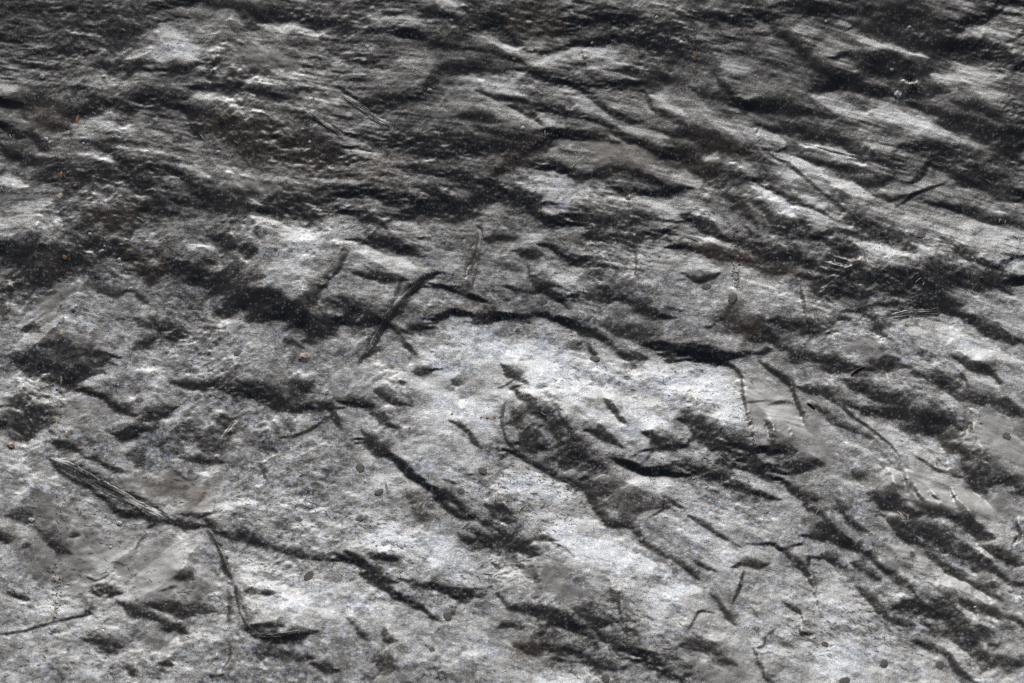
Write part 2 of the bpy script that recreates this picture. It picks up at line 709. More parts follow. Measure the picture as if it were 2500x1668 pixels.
# random fields, made once
n_tone, n_mid, n_mott, n_mott2 = band(0.03), fbm(.004, 2), fbm(.0030, 3), fbm(.0045, 3)
patch = np.clip(0.5 + 0.5 * fbm(0.02, 3), 0, 1.2)
grit = band(.00055); grit2 = band(.0013)
n_edge, n_edge2 = fbm(.006, 4), fbm(.003, 2)
w_noise1, w_noise2 = blur(rng.standard_normal((NY, NX)), .0020), blur(rng.standard_normal((NY, NX)), .0005)
near = np.clip((0.1 - GY) / .25, 0, 1)
far = np.clip((GY + .02) / .16, 0, 1)
calm = np.clip((-GX + .02) / .12, 0, 1) * (1 - far)
extra = []                        # the surface goes on past the picture in the same manner
def inside(x, y): return abs(x) < 0.275 + 0.14 * (y + 0.232) + .012 and -0.245 < y < 0.33
for k in range(420):
    x, y = rng.uniform(X0, X1), rng.uniform(Y0, Y1)
    a = R(-6 - 24 * (x - X0) / (X1 - X0)) + rng.normal(0, .25)
    L = rng.uniform(.015, .05)
    b = a + rng.normal(0, .3)
    pts = [(x, y), (x + L * math.cos(a), y + L * math.sin(a)), (x + L * math.cos(a) + L * math.cos(b), y + L * math.sin(a) + L * math.sin(b))]
    v, w = rng.choice([.1, .12, .62, .7]), rng.uniform(15, 42)
    if any(inside(*p) for p in pts): continue
    extra.append((v, w, pts))
hair = []                         # hairline cracks wander through the smooth grey places
for k in range(45):
    x, y = rng.uniform(-.33, .25), rng.uniform(-.25, .05)
    a_ = rng.uniform(-.9, .5) if rng.random() < .6 else rng.uniform(0, 3.1)
    pts = [(x, y)]
    for q in range(rng.integers(3, 7)):
        a_ += rng.normal(0, .5); L = rng.uniform(.002, .005)
        x, y = x + L * math.cos(a_), y + L * math.sin(a_) * 1.2
        pts.append((x, y))
    hair.append((rng.uniform(.15, .26), rng.uniform(2.0, 3.2), pts))
wob1, wob2 = fbm(0.006, 3), fbm(0.006, 3)            # ragged stroke edges
def smooth_line(p, n=6):
    if len(p) < 3: return p
    q = [p[0]] + list(p) + [p[-1]]
    out = []
    for i in range(1, len(q) - 2):
        for j in range(n):
            t = j / n
            c = [0.5 * ((2 * q[i][k]) + (-q[i-1][k] + q[i+1][k]) * t + (2*q[i-1][k] - 5*q[i][k] + 4*q[i+1][k] - q[i+2][k]) * t*t + (-q[i-1][k] + 3*q[i][k] - 3*q[i+1][k] + q[i+2][k]) * t**3) for k in (0, 1)]
            out.append(tuple(c))
    out.append(p[-1])
    return out

def stroke_mask(w_px, pts, soft, ragged=1.0, edge=None, lip=False):
    """soft mask of a stroke and its window in the grid; widths shrink in depth like the plane does"""
    mx = sum(p[0] for p in pts) / len(pts); my = sum(p[1] for p in pts) / len(pts)
    m, md = px_size(mx, my)
    ay = m / md                                       # depth measured as the eye sees it
    half = 0.5 * w_px * m
    pts = smooth_line(pts)
    pad = half * (2.2 + soft) + 0.002
    xs = [p[0] for p in pts]; ys = [p[1] for p in pts]
    i0 = max(0, int((min(xs) - pad - X0) / STEP)); i1 = min(NX, int((max(xs) + pad - X0) / STEP) + 1)
    j0 = max(0, int((min(ys) - pad / ay - Y0) / STEP)); j1 = min(NY, int((max(ys) + pad / ay - Y0) / STEP) + 1)
    if i1 <= i0 or j1 <= j0: return None
    sl = (slice(j0, j1), slice(i0, i1))
    rg = min(half * 0.55, 0.0035) * ragged
    px = GX[sl] + wob1[sl] * rg; py = (GY[sl] + wob2[sl] * rg) * ay
    best = np.full(px.shape, 1e9); bt = np.zeros(px.shape); up = np.zeros(px.shape, bool); tx_ = np.ones(px.shape); ty_ = np.zeros(px.shape)
    seg = [math.hypot(pts[k+1][0] - pts[k][0], (pts[k+1][1] - pts[k][1]) * ay) for k in range(len(pts) - 1)]
    tot = sum(seg) + 1e-9
    acc = 0
    for k in range(len(pts) - 1):
        ax, a_y = pts[k][0], pts[k][1] * ay
        dx, dy = pts[k+1][0] - ax, pts[k+1][1] * ay - a_y
        l2 = dx * dx + dy * dy + 1e-12
        t = np.clip(((px - ax) * dx + (py - a_y) * dy) / l2, 0, 1)
        d = (px - ax - t * dx) ** 2 + (py - a_y - t * dy) ** 2
        u = d < best
        best = np.where(u, d, best); bt = np.where(u, (acc + t * seg[k]) / tot, bt)
        up = np.where(u, ((dx * (py - a_y) - dy * (px - ax)) > 0) == (dx > 0), up)
        lw = math.hypot(dx, dy / ay) + 1e-12
        tx_ = np.where(u, dx / lw, tx_); ty_ = np.where(u, dy / ay / lw, ty_)
        acc += seg[k]
    d = np.sqrt(best)
    taper = 0.22 + 0.78 * np.clip(np.minimum(bt, 1 - bt) * 4, 0, 1) if tot > 3 * half else 1.0
    h = half * taper
    if edge is not None: h = h * np.clip(1 + edge[sl], .25, 1.9)
    if lip: soft = np.where(up, soft * 2.0, soft * 0.55)  # rounded over on the far side, sharp on the near one
    mask = 1 / (1 + np.exp(np.clip((d - h) / (h * soft * 0.35 + 1e-6), -40, 40)))
    return sl, np.clip(mask, 0, 1), half, pts, d / h, tx_, ty_


def grain_of(strokes):            # the grain follows the creases
    cosx = np.zeros((NY, NX)); sinx = np.zeros((NY, NX))
    for v, w, pts in strokes:
        if w >= 42: continue
        p = smooth_line(pts, 3)
        for k in range(len(p) - 1):
            dx, dy = p[k+1][0] - p[k][0], p[k+1][1] - p[k][1]
            a = 2 * math.atan2(dy, dx); l = math.hypot(dx, dy)
            i = int((p[k][0] - X0) / STEP); j = int((p[k][1] - Y0) / STEP)
            if 0 <= i < NX and 0 <= j < NY:
                cosx[j, i] += math.cos(a) * l; sinx[j, i] += math.sin(a) * l
    prior = 2 * np.radians(-4 - 30 * (GX + .2) / .6 * np.clip((GX + .2) / .3, 0, 1) - 12 * np.clip(-GY / .25, 0, 1))
    pw = 0.0004
    return 0.5 * np.arctan2(blur(sinx, .022) + pw * np.sin(prior), blur(cosx, .022) + pw * np.cos(prior))
def lic(src, length, flow):       # smear a random field along the grain
    FXv, FYv = np.cos(flow), np.sin(flow)
    acc = src.copy()
    for sgn in (1, -1):
        x = np.tile(np.arange(NX, dtype=float), (NY, 1)); y = np.tile(np.arange(NY, dtype=float)[:, None], (1, NX))
        for k in range(length):
            i = np.clip(x + .5, 0, NX - 1).astype(int); j = np.clip(y + .5, 0, NY - 1).astype(int)
            x += sgn * FXv[j, i]; y += sgn * FYv[j, i]
            i = np.clip(x + .5, 0, NX - 1).astype(int); j = np.clip(y + .5, 0, NY - 1).astype(int)
            acc += src[j, i]
    return norm(acc)

# where the light would be mirrored into the eye: slopes of that lean over the plane, and the gentle bowl that follows it
vx, vy, vz = cam_loc.x - GX, cam_loc.y - GY, cam_loc.z
vl = np.sqrt(vx ** 2 + vy ** 2 + vz ** 2)
hx, hy, hz = vx / vl + sd.x, vy / vl + sd.y, vz / vl + sd.z
p0, q0 = -hx / hz, -hy / hz
BX = np.polyfit(GX[NY // 2], p0[NY // 2], 1); BY = np.polyfit(GY[:, NX // 2], q0[:, NX // 2], 1)
def bowl(x, y): return BOWL * (0.5 * BX[0] * x * x + BX[1] * x + 0.5 * BY[0] * y * y)
base_z = bowl(GX, GY)
bpx, bpy_ = BOWL * (BX[0] * GX + BX[1]), BOWL * BY[0] * GY
p0r, q0r = p0 - bpx, q0 - bpy_                       # what is left for the relief itself

F2 = np.fft.rfft2
def I2(a): return np.fft.irfft2(a, (NY, NX))
win = np.clip(np.minimum(np.minimum(GX - X0, X1 - GX), np.minimum(GY - Y0, Y1 - GY)) / 0.03, 0, 1)
pre = 1.0 / (KX ** 2 + KY ** 2 + (2 * math.pi / .35) ** 2)
SMOOTH = [(7,420,[(250,250),(600,700),(1150,800),(1200,1350)]),(7,250,[(1000,180),(1350,250)]),(6,260,[(560,1160),(680,1280)]),(6,160,[(1120,800),(1380,830)]),(9,260,[(1400,150),(1800,260),(2250,420)]),
          (9,180,[(1420,620),(1650,800),(1900,930)]),(9,130,[(1950,980),(2350,1110)]),(9,230,[(100,1420),(280,1500)]),(8,200,[(1280,800),(1650,930)]),(2,180,[(1700,1010),(2150,1090)]),(1,130,[(1600,360),(2050,450)]),
          (1,150,[(1500,1280),(1950,1340)]),(4,130,[(450,1200),(740,1280)]),(4,150,[(200,520),(600,460)]),(6,230,[(2150,1400),(2300,1530)]),(6,200,[(750,1420),(950,1480)])]

def carve(iters):
    """paint the wanted tone in the plane, then find the relief that shows it on a glossy skin"""
    tone = 0.46 + 0.11 * np.clip((0.15 - GY) / 0.2, 0, 1) + 0.04 * n_tone
    dirx = np.zeros((NY, NX)); diry = np.ones((NY, NX)); dust_sheen = np.zeros((NY, NX)); film = np.zeros((NY, NX))
    strokes = []
    crop = 0
    for line in STROKES.strip().split('\n'):
        if line[0] == '#':
            crop = int(line[1:]); continue
        f = line.split()
        strokes.append((float(f[0]), float(f[1]) / 2.818, [local(crop, *map(float, p.split(','))) for p in f[2:]]))
    strokes += extra
    flow = grain_of(strokes)
    streak1, streak2, streak3 = lic(w_noise1, 7, flow), lic(w_noise2, 4, flow), lic(w_noise2, 15, flow)
    strand = np.clip(.95 + .20 * streak3 + .13 * streak1 + .10 * streak2, .3, 1)
    edge_l = 0.22 * n_edge + .1 * streak1; edge_d = 0.24 * streak1 + 0.14 * streak2 + .1 * n_edge2
    for v, w, pts in strokes:
        if v < 0.35: continue
        r = stroke_mask(w * 1.1, pts, 0.9, edge=edge_l)
        if r is None: continue
        sl, m, half = r[:3]
        tone[sl] += (v - tone[sl]) * np.clip(m * 0.9, 0, 1)
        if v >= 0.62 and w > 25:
            dust_sheen[sl] = np.maximum(dust_sheen[sl], m * min(1, (v - .54) * 4.5))  # light strokes also turn the colour pale: painted sky sheen along with dust
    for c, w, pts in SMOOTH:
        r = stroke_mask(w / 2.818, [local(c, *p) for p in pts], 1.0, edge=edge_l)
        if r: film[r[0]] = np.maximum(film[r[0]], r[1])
    dust_sheen = np.maximum(blur(dust_sheen, .004), .42 * np.clip((.16 - GY) / .12, 0, 1)) * (1 - .9 * film)
    def longer(p, e=.10):             # folds die out past their ends
        a, b, c, d = p[0], p[1], p[-2], p[-1]
        L = sum(math.hypot(p[k+1][0] - p[k][0], p[k+1][1] - p[k][1]) for k in range(len(p) - 1)) * e
        u = math.hypot(a[0] - b[0], a[1] - b[1]) + 1e-9; v_ = math.hypot(d[0] - c[0], d[1] - c[1]) + 1e-9
        return [(a[0] + (a[0] - b[0]) / u * L, a[1] + (a[1] - b[1]) / u * L)] + p[1:-1] + [(d[0] + (d[0] - c[0]) / v_ * L, d[1] + (d[1] - c[1]) / v_ * L)]
    for v, w, pts in strokes:             # the ground sinks towards a fold before it drops
        if v >= 0.35 or w < 11: continue
        r = stroke_mask(w * 2.3, longer(pts, .14), 1.1, edge=edge_d)
        if r is None: continue
        tone[r[0]] += (v + .12 - tone[r[0]]) * r[1] * .13
        dust_sheen[r[0]] *= 1 - .2 * r[1]
    for v, w, pts in strokes:
        if v >= 0.35: continue
        wf = .95 - .08 * min(max((pts[0][1] + .02) / .12, 0), 1)
        r = stroke_mask(w * wf, longer(pts), 0.55, edge=edge_d, lip=w > 9)
        if r is None: continue
        sl, m, half, sp, dn, tx_, ty_ = r
        if w > 13: m = m * strand[sl]
        tone[sl] += (v - tone[sl]) * m * (0.95 if w > 12 else 0.8)
        dust_sheen[sl] *= 1 - m  # painted sheen and dust stop at the dark folds
        film[sl] *= 1 - m
        cx_, cy_ = pts[-1][0] - pts[0][0], pts[-1][1] - pts[0][1]
        sg = 1.0 if cx_ > .25 * abs(cy_) else (-1.0 if cx_ < -.25 * abs(cy_) else (1.0 if cy_ < 0 else -1.0))
        nx_, ny_ = -ty_ * sg, tx_ * sg                # the drop runs square to the fold
        k_ = m if w < 30 else m * .6
        dirx[sl] += (nx_ - dirx[sl]) * k_; diry[sl] += (ny_ - diry[sl]) * k_
    for v, w, pts in strokes:
        if v >= 0.62 and w < 32:
            r = stroke_mask(w * .85, pts, 0.8)
            if r is None: continue
            sl, m, half = r[:3]
            tone[sl] += (v - tone[sl]) * m * 0.75
    for v, w, pts in hair:
        r = stroke_mask(w, pts, 0.5, 0.3)
        if r is None: continue
        tone[r[0]] += (v - tone[r[0]]) * r[1] * 0.85
    tone = .46 + (tone - .46) * 1.13
    amp1 = (.020 + .018 * far + .012 * patch) * (1 - .4 * calm) * (1 - .5 * film)
    amp2 = (.018 + .012 * far + .03 * patch) * (1 - .4 * calm) * (1 - .5 * film)
    bl2 = np.clip(dust_sheen * 1.3, 0, 1)
    tone_d = tone + amp1 * streak1 + amp2 * streak2 + 0.03 * n_mid * (1 - .7 * film) * (1 - .6 * far) + (.05 + .03 * patch) * grit * (1 - .75 * film) * (1 - .1 * far) + .03 * grit2 * (1 - .7 * film) * (1 - .5 * far) + (.02 + .022 * far) * streak3 * (1 - .6 * film)
    tone_d += bl2 * (0.07 * np.clip(n_mott, -1.6, 2.2) + .04 * n_mott2)
    deep = np.clip((.30 - tone) / .2, 0, 1)           # folds keep a fibrous glint
    tone_d += deep * (.04 + .16 * np.clip(.6 * streak2 + .6 * grit, 0, 3) * patch)
    tone_d = np.clip(tone_d, 0.05, 0.92 - .19 * far)
    lin = np.where(tone_d < .04045, tone_d / 12.92, ((tone_d + .055) / 1.055) ** 2.4)
    lean = np.clip(A_LOBE * (1 / np.clip((lin - DARK) / PEAK, 0.012, 0.98) - 1) ** 0.25, 0, 0.5)
    dl = np.sqrt(dirx ** 2 + diry ** 2) + .05
    q_t = q0r + lean * diry / dl; p_t = p0r + lean * dirx / dl
    q_t = q_t - q_t.mean(); p_t = p_t - p_t.mean()
    EPS, MU = 0.4, (2 * math.pi / 1.0) ** 2
    Hh = (np.conj(1j * KY) * F2(q_t) + EPS * np.conj(1j * KX) * F2(p_t)) / (KY ** 2 + EPS * KX ** 2 + MU)
    Hh[0, 0] = 0
    height = I2(Hh)
    vel = np.zeros_like(height)
    for it in range(iters):
        Hh = F2(height)
        p = I2(1j * KX * Hh); q = I2(1j * KY * Hh)
        t2 = ((p - p0r) ** 2 + (q - q0r) ** 2) / A_LOBE ** 2
        lum = DARK + PEAK / (1 + t2 ** 2)
        pred = lum ** (1 / 2.3)
        err = (pred - tone_d) * win
        err = 0.7 * err + 0.9 * blur(err, .0025)
        dp = np.clip(err * (pred / lum / 2.3) * PEAK * (-2 * t2 / (1 + t2 ** 2) ** 2) * 2 / A_LOBE ** 2, -6, 6)
        gp = dp * (p - p0r) + REG * (p - p_t); gq = dp * (q - q0r) + REG * (q - q_t)
        vel = 0.75 * vel - RATE * I2((np.conj(1j * KX) * F2(gp) + np.conj(1j * KY) * F2(gq)) * pre)
        height = height + vel
    height = height + 0.00004 * n_edge2 * (0.5 + patch)
    height = height - height.mean() + base_z
    return height, dust_sheen, film, flow, tone_d

zref = base_z
height = carve(14)[0]
zref = blur(height - base_z, .006) + base_z           # trace again on the relief itself, so that its swells carry the folds where they belong
height, dust_sheen, film, flow, tone_d = carve(ITER)
zref = blur(height - base_z, .003) + base_z
def zat(x, y): return float(sample(height, x, y))
BUMP = 0.00008
# ------------------------------------------------------------------ materials
def new_mat(name):
    m = bpy.data.materials.new(name); m.use_nodes = True
    return m, m.node_tree.nodes, m.node_tree.links, m.node_tree.nodes["Principled BSDF"]
def plain(name, c, rough=.7, var=.3, scale=400):
    m, n, l, b = new_mat(name)
    tc = n.new("ShaderNodeTexCoord"); nz = n.new("ShaderNodeTexNoise"); nz.inputs["Scale"].default_value = scale
    rp = n.new("ShaderNodeValToRGB")
    rp.color_ramp.elements[0].position = .3; rp.color_ramp.elements[1].position = .7
    rp.color_ramp.elements[0].color = (*[x * (1 - var) for x in c], 1); rp.color_ramp.elements[1].color = (*[min(1, x * (1 + var)) for x in c], 1)
    l.new(tc.outputs["Object"], nz.inputs["Vector"]); l.new(nz.outputs[0], rp.inputs[0]); l.new(rp.outputs[0], b.inputs["Base Color"])
    b.inputs["Roughness"].default_value = rough
    return m

def surface_material():
    m, n, l, b = new_mat("dark_skin")
    tc = n.new("ShaderNodeTexCoord")
    def noise(scale, detail=4, rough=.6):
        t = n.new("ShaderNodeTexNoise"); t.inputs["Scale"].default_value = scale; t.inputs["Detail"].default_value = detail; t.inputs["Roughness"].default_value = rough
        l.new(tc.outputs["Object"], t.inputs["Vector"]); return t.outputs[0]
    def math_(op, a, c=None, clamp=False):
        t = n.new("ShaderNodeMath"); t.operation = op; t.use_clamp = clamp
        for k, v in enumerate((a, c)):
            if v is None: continue
            if isinstance(v, (int, float)): t.inputs[k].default_value = v
            else: l.new(v, t.inputs[k])
        return t.outputs[0]
    def mix(f, a, c):
        t = n.new("ShaderNodeMix"); t.data_type = 'RGBA'
        if isinstance(f, (int, float)): t.inputs[0].default_value = f
        else: l.new(f, t.inputs[0])
        for k, v in ((6, a), (7, c)):
            if isinstance(v, tuple): t.inputs[k].default_value = (*v, 1)
            else: l.new(v, t.inputs[k])
        return t.outputs[2]
    def rng_(v, a, c, d=0., e=1.):
        t = n.new("ShaderNodeMapRange"); l.new(v, t.inputs[0])
        for k, q in zip((1, 2, 3, 4), (a, c, d, e)): t.inputs[k].default_value = q
        return t.outputs[0]
    def attr(name):
        t = n.new("ShaderNodeAttribute"); t.attribute_name = name; return t.outputs["Fac"]
    bl, br, fm = attr("dust_sheen"), attr("brown"), attr("film")
    fine = noise(1300, 3, .7); mid = noise(330, 4); big = noise(45, 3); coarse = noise(130, 5, .65)
    base = mix(rng_(big, .35, .65), (.017, .015, .0125), (.026, .023, .020))
    base = mix(math_('MULTIPLY', br, rng_(mid, .35, .6)), base, (.075, .046, .026))
    # pale dust with sky sheen painted into the colour, broken up by grain
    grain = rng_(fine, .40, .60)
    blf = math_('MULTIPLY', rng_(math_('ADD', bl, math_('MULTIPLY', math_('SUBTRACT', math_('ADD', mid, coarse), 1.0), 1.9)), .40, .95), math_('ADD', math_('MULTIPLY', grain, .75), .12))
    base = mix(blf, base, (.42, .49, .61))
    # tan flecks with a pale rim
    def flecks(scale, r, seed):
        v = n.new("ShaderNodeTexVoronoi"); v.voronoi_dimensions = "2D"; v.inputs["Scale"].default_value = scale
        mp = n.new("ShaderNodeMapping"); mp.inputs["Location"].default_value = (seed, seed * 2, 0)
        l.new(tc.outputs["Object"], mp.inputs[0]); l.new(mp.outputs[0], v.inputs["Vector"])
        sep = n.new("ShaderNodeSeparateColor"); l.new(v.outputs["Color"], sep.inputs[0])
        d = math_('ADD', v.outputs["Distance"], math_('MULTIPLY', math_('SUBTRACT', fine, .5), .25))
        core = rng_(d, r * .6, r, 1, 0); rim = rng_(d, r * 1.2, r * 2.4, 1, 0)
        return core, rim, sep.outputs[0], sep.outputs[1]
    c1, r1, h1, k1 = flecks(230, .17, .0)
    pick = math_('MULTIPLY', math_('MULTIPLY', math_('GREATER_THAN', h1, .62), rng_(coarse, .42, .58)), math_('ADD', math_('MULTIPLY', bl, .9), .06))
    base = mix(math_('MULTIPLY', math_('MULTIPLY', r1, pick), .75), base, (.52, .53, .52))
    base = mix(math_('MULTIPLY', c1, math_('MULTIPLY', pick, .9)), base, mix(k1, (.25, .13, .045), (.30, .22, .11)))
    # pale dust caught all over, in clumps
    def dots(scale, r, seed, share):
        v = n.new("ShaderNodeTexVoronoi"); v.voronoi_dimensions = "2D"; v.inputs["Scale"].default_value = scale
        mp = n.new("ShaderNodeMapping"); mp.inputs["Location"].default_value = (seed, -seed, 0)
        l.new(tc.outputs["Object"], mp.inputs[0]); l.new(mp.outputs[0], v.inputs["Vector"])
        sep = n.new("ShaderNodeSeparateColor"); l.new(v.outputs["Color"], sep.inputs[0])
        rad = math_('MULTIPLY', sep.outputs[2], r)
        d = math_('ADD', v.outputs["Distance"], math_('MULTIPLY', math_('SUBTRACT', fine, .5), .3))
        on = math_('MULTIPLY', math_('LESS_THAN', d, rad), math_('LESS_THAN', sep.outputs[0], share))
        return on, sep.outputs[1]
    clump = rng_(coarse, .38, .62)
    d1, q1 = dots(520, .42, .37, .55)
    d1 = math_('MULTIPLY', math_('MULTIPLY', d1, math_('ADD', math_('MULTIPLY', clump, .75), .1)), math_('SUBTRACT', 1, math_('MULTIPLY', fm, .9)))
    d3, q3 = dots(640, .46, 1.7, .6)
    d3 = math_('MULTIPLY', d3, math_('MULTIPLY', bl, rng_(mid, .42, .56)))
    d2, q2 = dots(300, .42, .91, .6)
    d2 = math_('MULTIPLY', d2, math_('MULTIPLY', bl, clump))
    base = mix(math_('MULTIPLY', d1, .65), base, mix(rng_(q1, .6, .9), (.42, .41, .38), (.36, .25, .13)))
    base = mix(math_('MULTIPLY', d3, .75), base, (.66, .69, .72))
    base = mix(math_('MULTIPLY', d2, .8), base, (.74, .75, .74))
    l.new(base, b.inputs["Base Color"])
    fleck = math_('MULTIPLY', c1, pick)
    l.new(math_('MULTIPLY', math_('SUBTRACT', 1, math_('MULTIPLY', fleck, .9)), .5), b.inputs["Specular IOR Level"])
    rough = math_('ADD', rng_(mid, .3, .7, .27, .35), math_('ADD', math_('MULTIPLY', bl, .04), math_('MULTIPLY', fleck, .4)))
    l.new(rough, b.inputs["Roughness"])
    # fine wrinkles run with the folds: level on one side, falling to the right on the other
    def grain_noise(angle, sx, sy, detail):
        mp = n.new("ShaderNodeMapping"); mp.inputs["Rotation"].default_value = (0, 0, angle); mp.inputs["Scale"].default_value = (sx, sy, 600)
        l.new(tc.outputs["Object"], mp.inputs[0])
        t = n.new("ShaderNodeTexNoise"); t.inputs["Scale"].default_value = 1; t.inputs["Detail"].default_value = detail; t.inputs["Roughness"].default_value = .65
        l.new(mp.outputs[0], t.inputs["Vector"]); return t.outputs[0]
    sx = n.new("ShaderNodeSeparateXYZ"); l.new(tc.outputs["Object"], sx.inputs[0])
    side = rng_(math_('ADD', sx.outputs[0], math_('MULTIPLY', math_('SUBTRACT', big, .5), .3)), -.12, .16)
    def two(sx_, sy_, d):
        t = n.new("ShaderNodeMix"); t.data_type = 'FLOAT'; l.new(side, t.inputs[0])
        l.new(grain_noise(.12, sx_, sy_, d), t.inputs[2]); l.new(grain_noise(.65, sx_, sy_, d), t.inputs[3]); return t.outputs[0]
    wr = two(170, 620, 5)
    wr2 = two(650, 1500, 3)
    hgt = math_('ADD', math_('MULTIPLY', noise(750, 4, .75), 1.5), math_('ADD', math_('MULTIPLY', wr, .45), math_('MULTIPLY', wr2, .35)))
    bp = n.new("ShaderNodeBump"); l.new(math_("SUBTRACT", 1, math_("MULTIPLY", fm, .75)), bp.inputs["Strength"]); bp.inputs["Distance"].default_value = BUMP
    l.new(hgt, bp.inputs["Height"]); l.new(bp.outputs[0], b.inputs["Normal"])
    return m
SKIN = surface_material()

# ------------------------------------------------------------------ the creased surface
def axis(g):
    """grid lines: every step inside, widening steps beyond, mirrored relief there"""
    n = len(g); idx = list(range(n)); ext = []
    k, s = 0, 1.0
    while k < 0.75 * n and len(ext) < 90:
        s *= 1.06; k += s; ext.append(int(round(k)))
    lo = [(g[0] - e * STEP, min(e, n - 1)) for e in reversed(ext)]
    hi = [(g[-1] + e * STEP, max(n - 1 - e, 0)) for e in ext]
    al = lo + [(g[i], i) for i in idx] + hi
    return np.array([a[0] for a in al]), np.array([a[1] for a in al])
ax_x, ix = axis(gx)
ax_y, iy = axis(gy)
Z = (height - base_z)[np.ix_(iy, ix)] + bowl(np.clip(ax_x, X0, X1)[None, :], np.clip(ax_y, Y0, Y1)[:, None])
B = dust_sheen[np.ix_(iy, ix)]
brown = np.zeros((NY, NX))
for crop_n, w, pts in [(1, 230, [(1400, 850), (1700, 950), (2050, 1040), (2350, 1150)]), (1, 150, [(200, 700), (350, 850), (450, 900)]), (1, 130, [(600, 1520), (1000, 1460)]),
                       (2, 170, [(1150, 140), (1400, 130), (1550, 210)]), (2, 110, [(1000, 1190), (1250, 1050), (1420, 930)]), (2, 120, [(0, 1100), (250, 1150), (500, 1100)]),
                       (3, 110, [(0, 950), (300, 1010), (480, 1060)]), (3, 130, [(0, 1080), (250, 1200)]), (5, 110, [(640, 600), (900, 590), (1050, 580)]), (6, 150, [(300, 600), (550, 640)]),
                       (4, 130, [(900, 180), (1200, 250)]), (4, 110, [(200, 320), (450, 220)]), (7, 200, [(1000, 130), (1200, 250), (1400, 250)]), (8, 120, [(1290, 1290), (1450, 1310)]),
                       (2, 200, [(1700, 1050), (2150, 1120)]), (6, 110, [(0, 130), (500, 230), (850, 340)]), (7, 80, [(1760, 1050), (1850, 1120)])]:
    r = stroke_mask(w / 2.818, [local(crop_n, *p) for p in pts], 1.2)
    if r: brown[r[0]] = np.maximum(brown[r[0]], r[1])
BR = brown[np.ix_(iy, ix)]
MX, MY = len(ax_x), len(ax_y)
PX, PY = np.meshgrid(ax_x, ax_y)
verts = np.stack([PX, PY, Z], -1).reshape(-1, 3)
jj, ii = np.meshgrid(np.arange(MY - 1), np.arange(MX - 1), indexing='ij')
a = (jj * MX + ii).ravel()
quads = np.stack([a, a + 1, a + MX + 1, a + MX], -1)
# a skirt gives the sheet its thickness
ring = np.concatenate([np.arange(MX), np.arange(1, MY) * MX + MX - 1, (MY - 1) * MX + np.arange(MX - 2, -1, -1), np.arange(MY - 2, 0, -1) * MX])
low = verts[ring].copy(); low[:, 2] = Z.min() - 0.03
nb = len(verts)
verts = np.concatenate([verts, low])
k = np.arange(len(ring)); k2 = (k + 1) % len(ring)
quads = np.concatenate([quads, np.stack([ring[k], nb + k, nb + k2, ring[k2]], -1)])
me = bpy.data.meshes.new("creased_surface")
me.vertices.add(len(verts)); me.vertices.foreach_set("co", verts.ravel())
me.loops.add(quads.size); me.loops.foreach_set("vertex_index", quads.ravel().astype(np.int32))
me.polygons.add(len(quads)); me.polygons.foreach_set("loop_start", np.arange(len(quads), dtype=np.int32) * 4)
me.polygons.foreach_set("use_smooth", np.ones(len(quads), dtype=bool))
me.update(calc_edges=True)
for nm, arr in (("dust_sheen", B), ("brown", BR), ("film", film[np.ix_(iy, ix)])):
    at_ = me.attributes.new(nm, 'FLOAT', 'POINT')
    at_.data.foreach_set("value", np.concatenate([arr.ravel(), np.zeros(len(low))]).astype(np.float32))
me.materials.append(SKIN)
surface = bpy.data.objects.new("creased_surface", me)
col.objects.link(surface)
surface["label"] = "dark grey creased glossy surface with pale dust, painted sheen and black folds filling the view"
surface["category"] = "surface"

# ------------------------------------------------------------------ helpers for small meshes laid on the relief
def link(name, verts, faces, mat, parent=None, smooth=True):
    m = bpy.data.meshes.new(name); m.from_pydata(verts, [], faces); m.materials.append(mat)
    if smooth: m.polygons.foreach_set("use_smooth", [True] * len(m.polygons))
    m.update()
    o = bpy.data.objects.new(name, m); col.objects.link(o)
    if parent: o.parent = parent
    return o
def frame(x, y, e=.0025):
    dx = (zat(x + e, y) - zat(x - e, y)) / (2 * e); dy = (zat(x, y + e) - zat(x, y - e)) / (2 * e)
    nrm = Vector((-dx, -dy, 1)).normalized()
    tx = (Vector((1, 0, dx)) - nrm * nrm.dot(Vector((1, 0, dx)))).normalized()
    return Vector((x, y, zat(x, y))), tx, nrm.cross(tx), nrm
def scale_at(x, y, px): return px / 2.818 * px_size(x, y)[0]

M_STRAW = plain("straw", (.62, .56, .40), .6, .25, 900)
M_GRAIN = plain("pale_grain", (.55, .54, .50), .7, .25, 500)
M_PINK = plain("pink_stone", (.42, .32, .26), .8, .45, 350)
M_ORANGE = plain("orange_crumb", (.33, .17, .07), .8, .4, 600)
M_TAN = plain("tan_crumb", (.45, .36, .24), .8, .4, 600)
M_RED = plain("red_brown_bark", (.075, .030, .020), .75, .4, 400)
M_KNOB = plain("brown_black_plug", (.028, .022, .018), .7, .5, 900)
M_HAIR = plain("black_thread", (.012, .011, .010), .6, .3, 900)
M_STEM = plain("dark_fibre", (.030, .028, .026), .42, .5, 700)

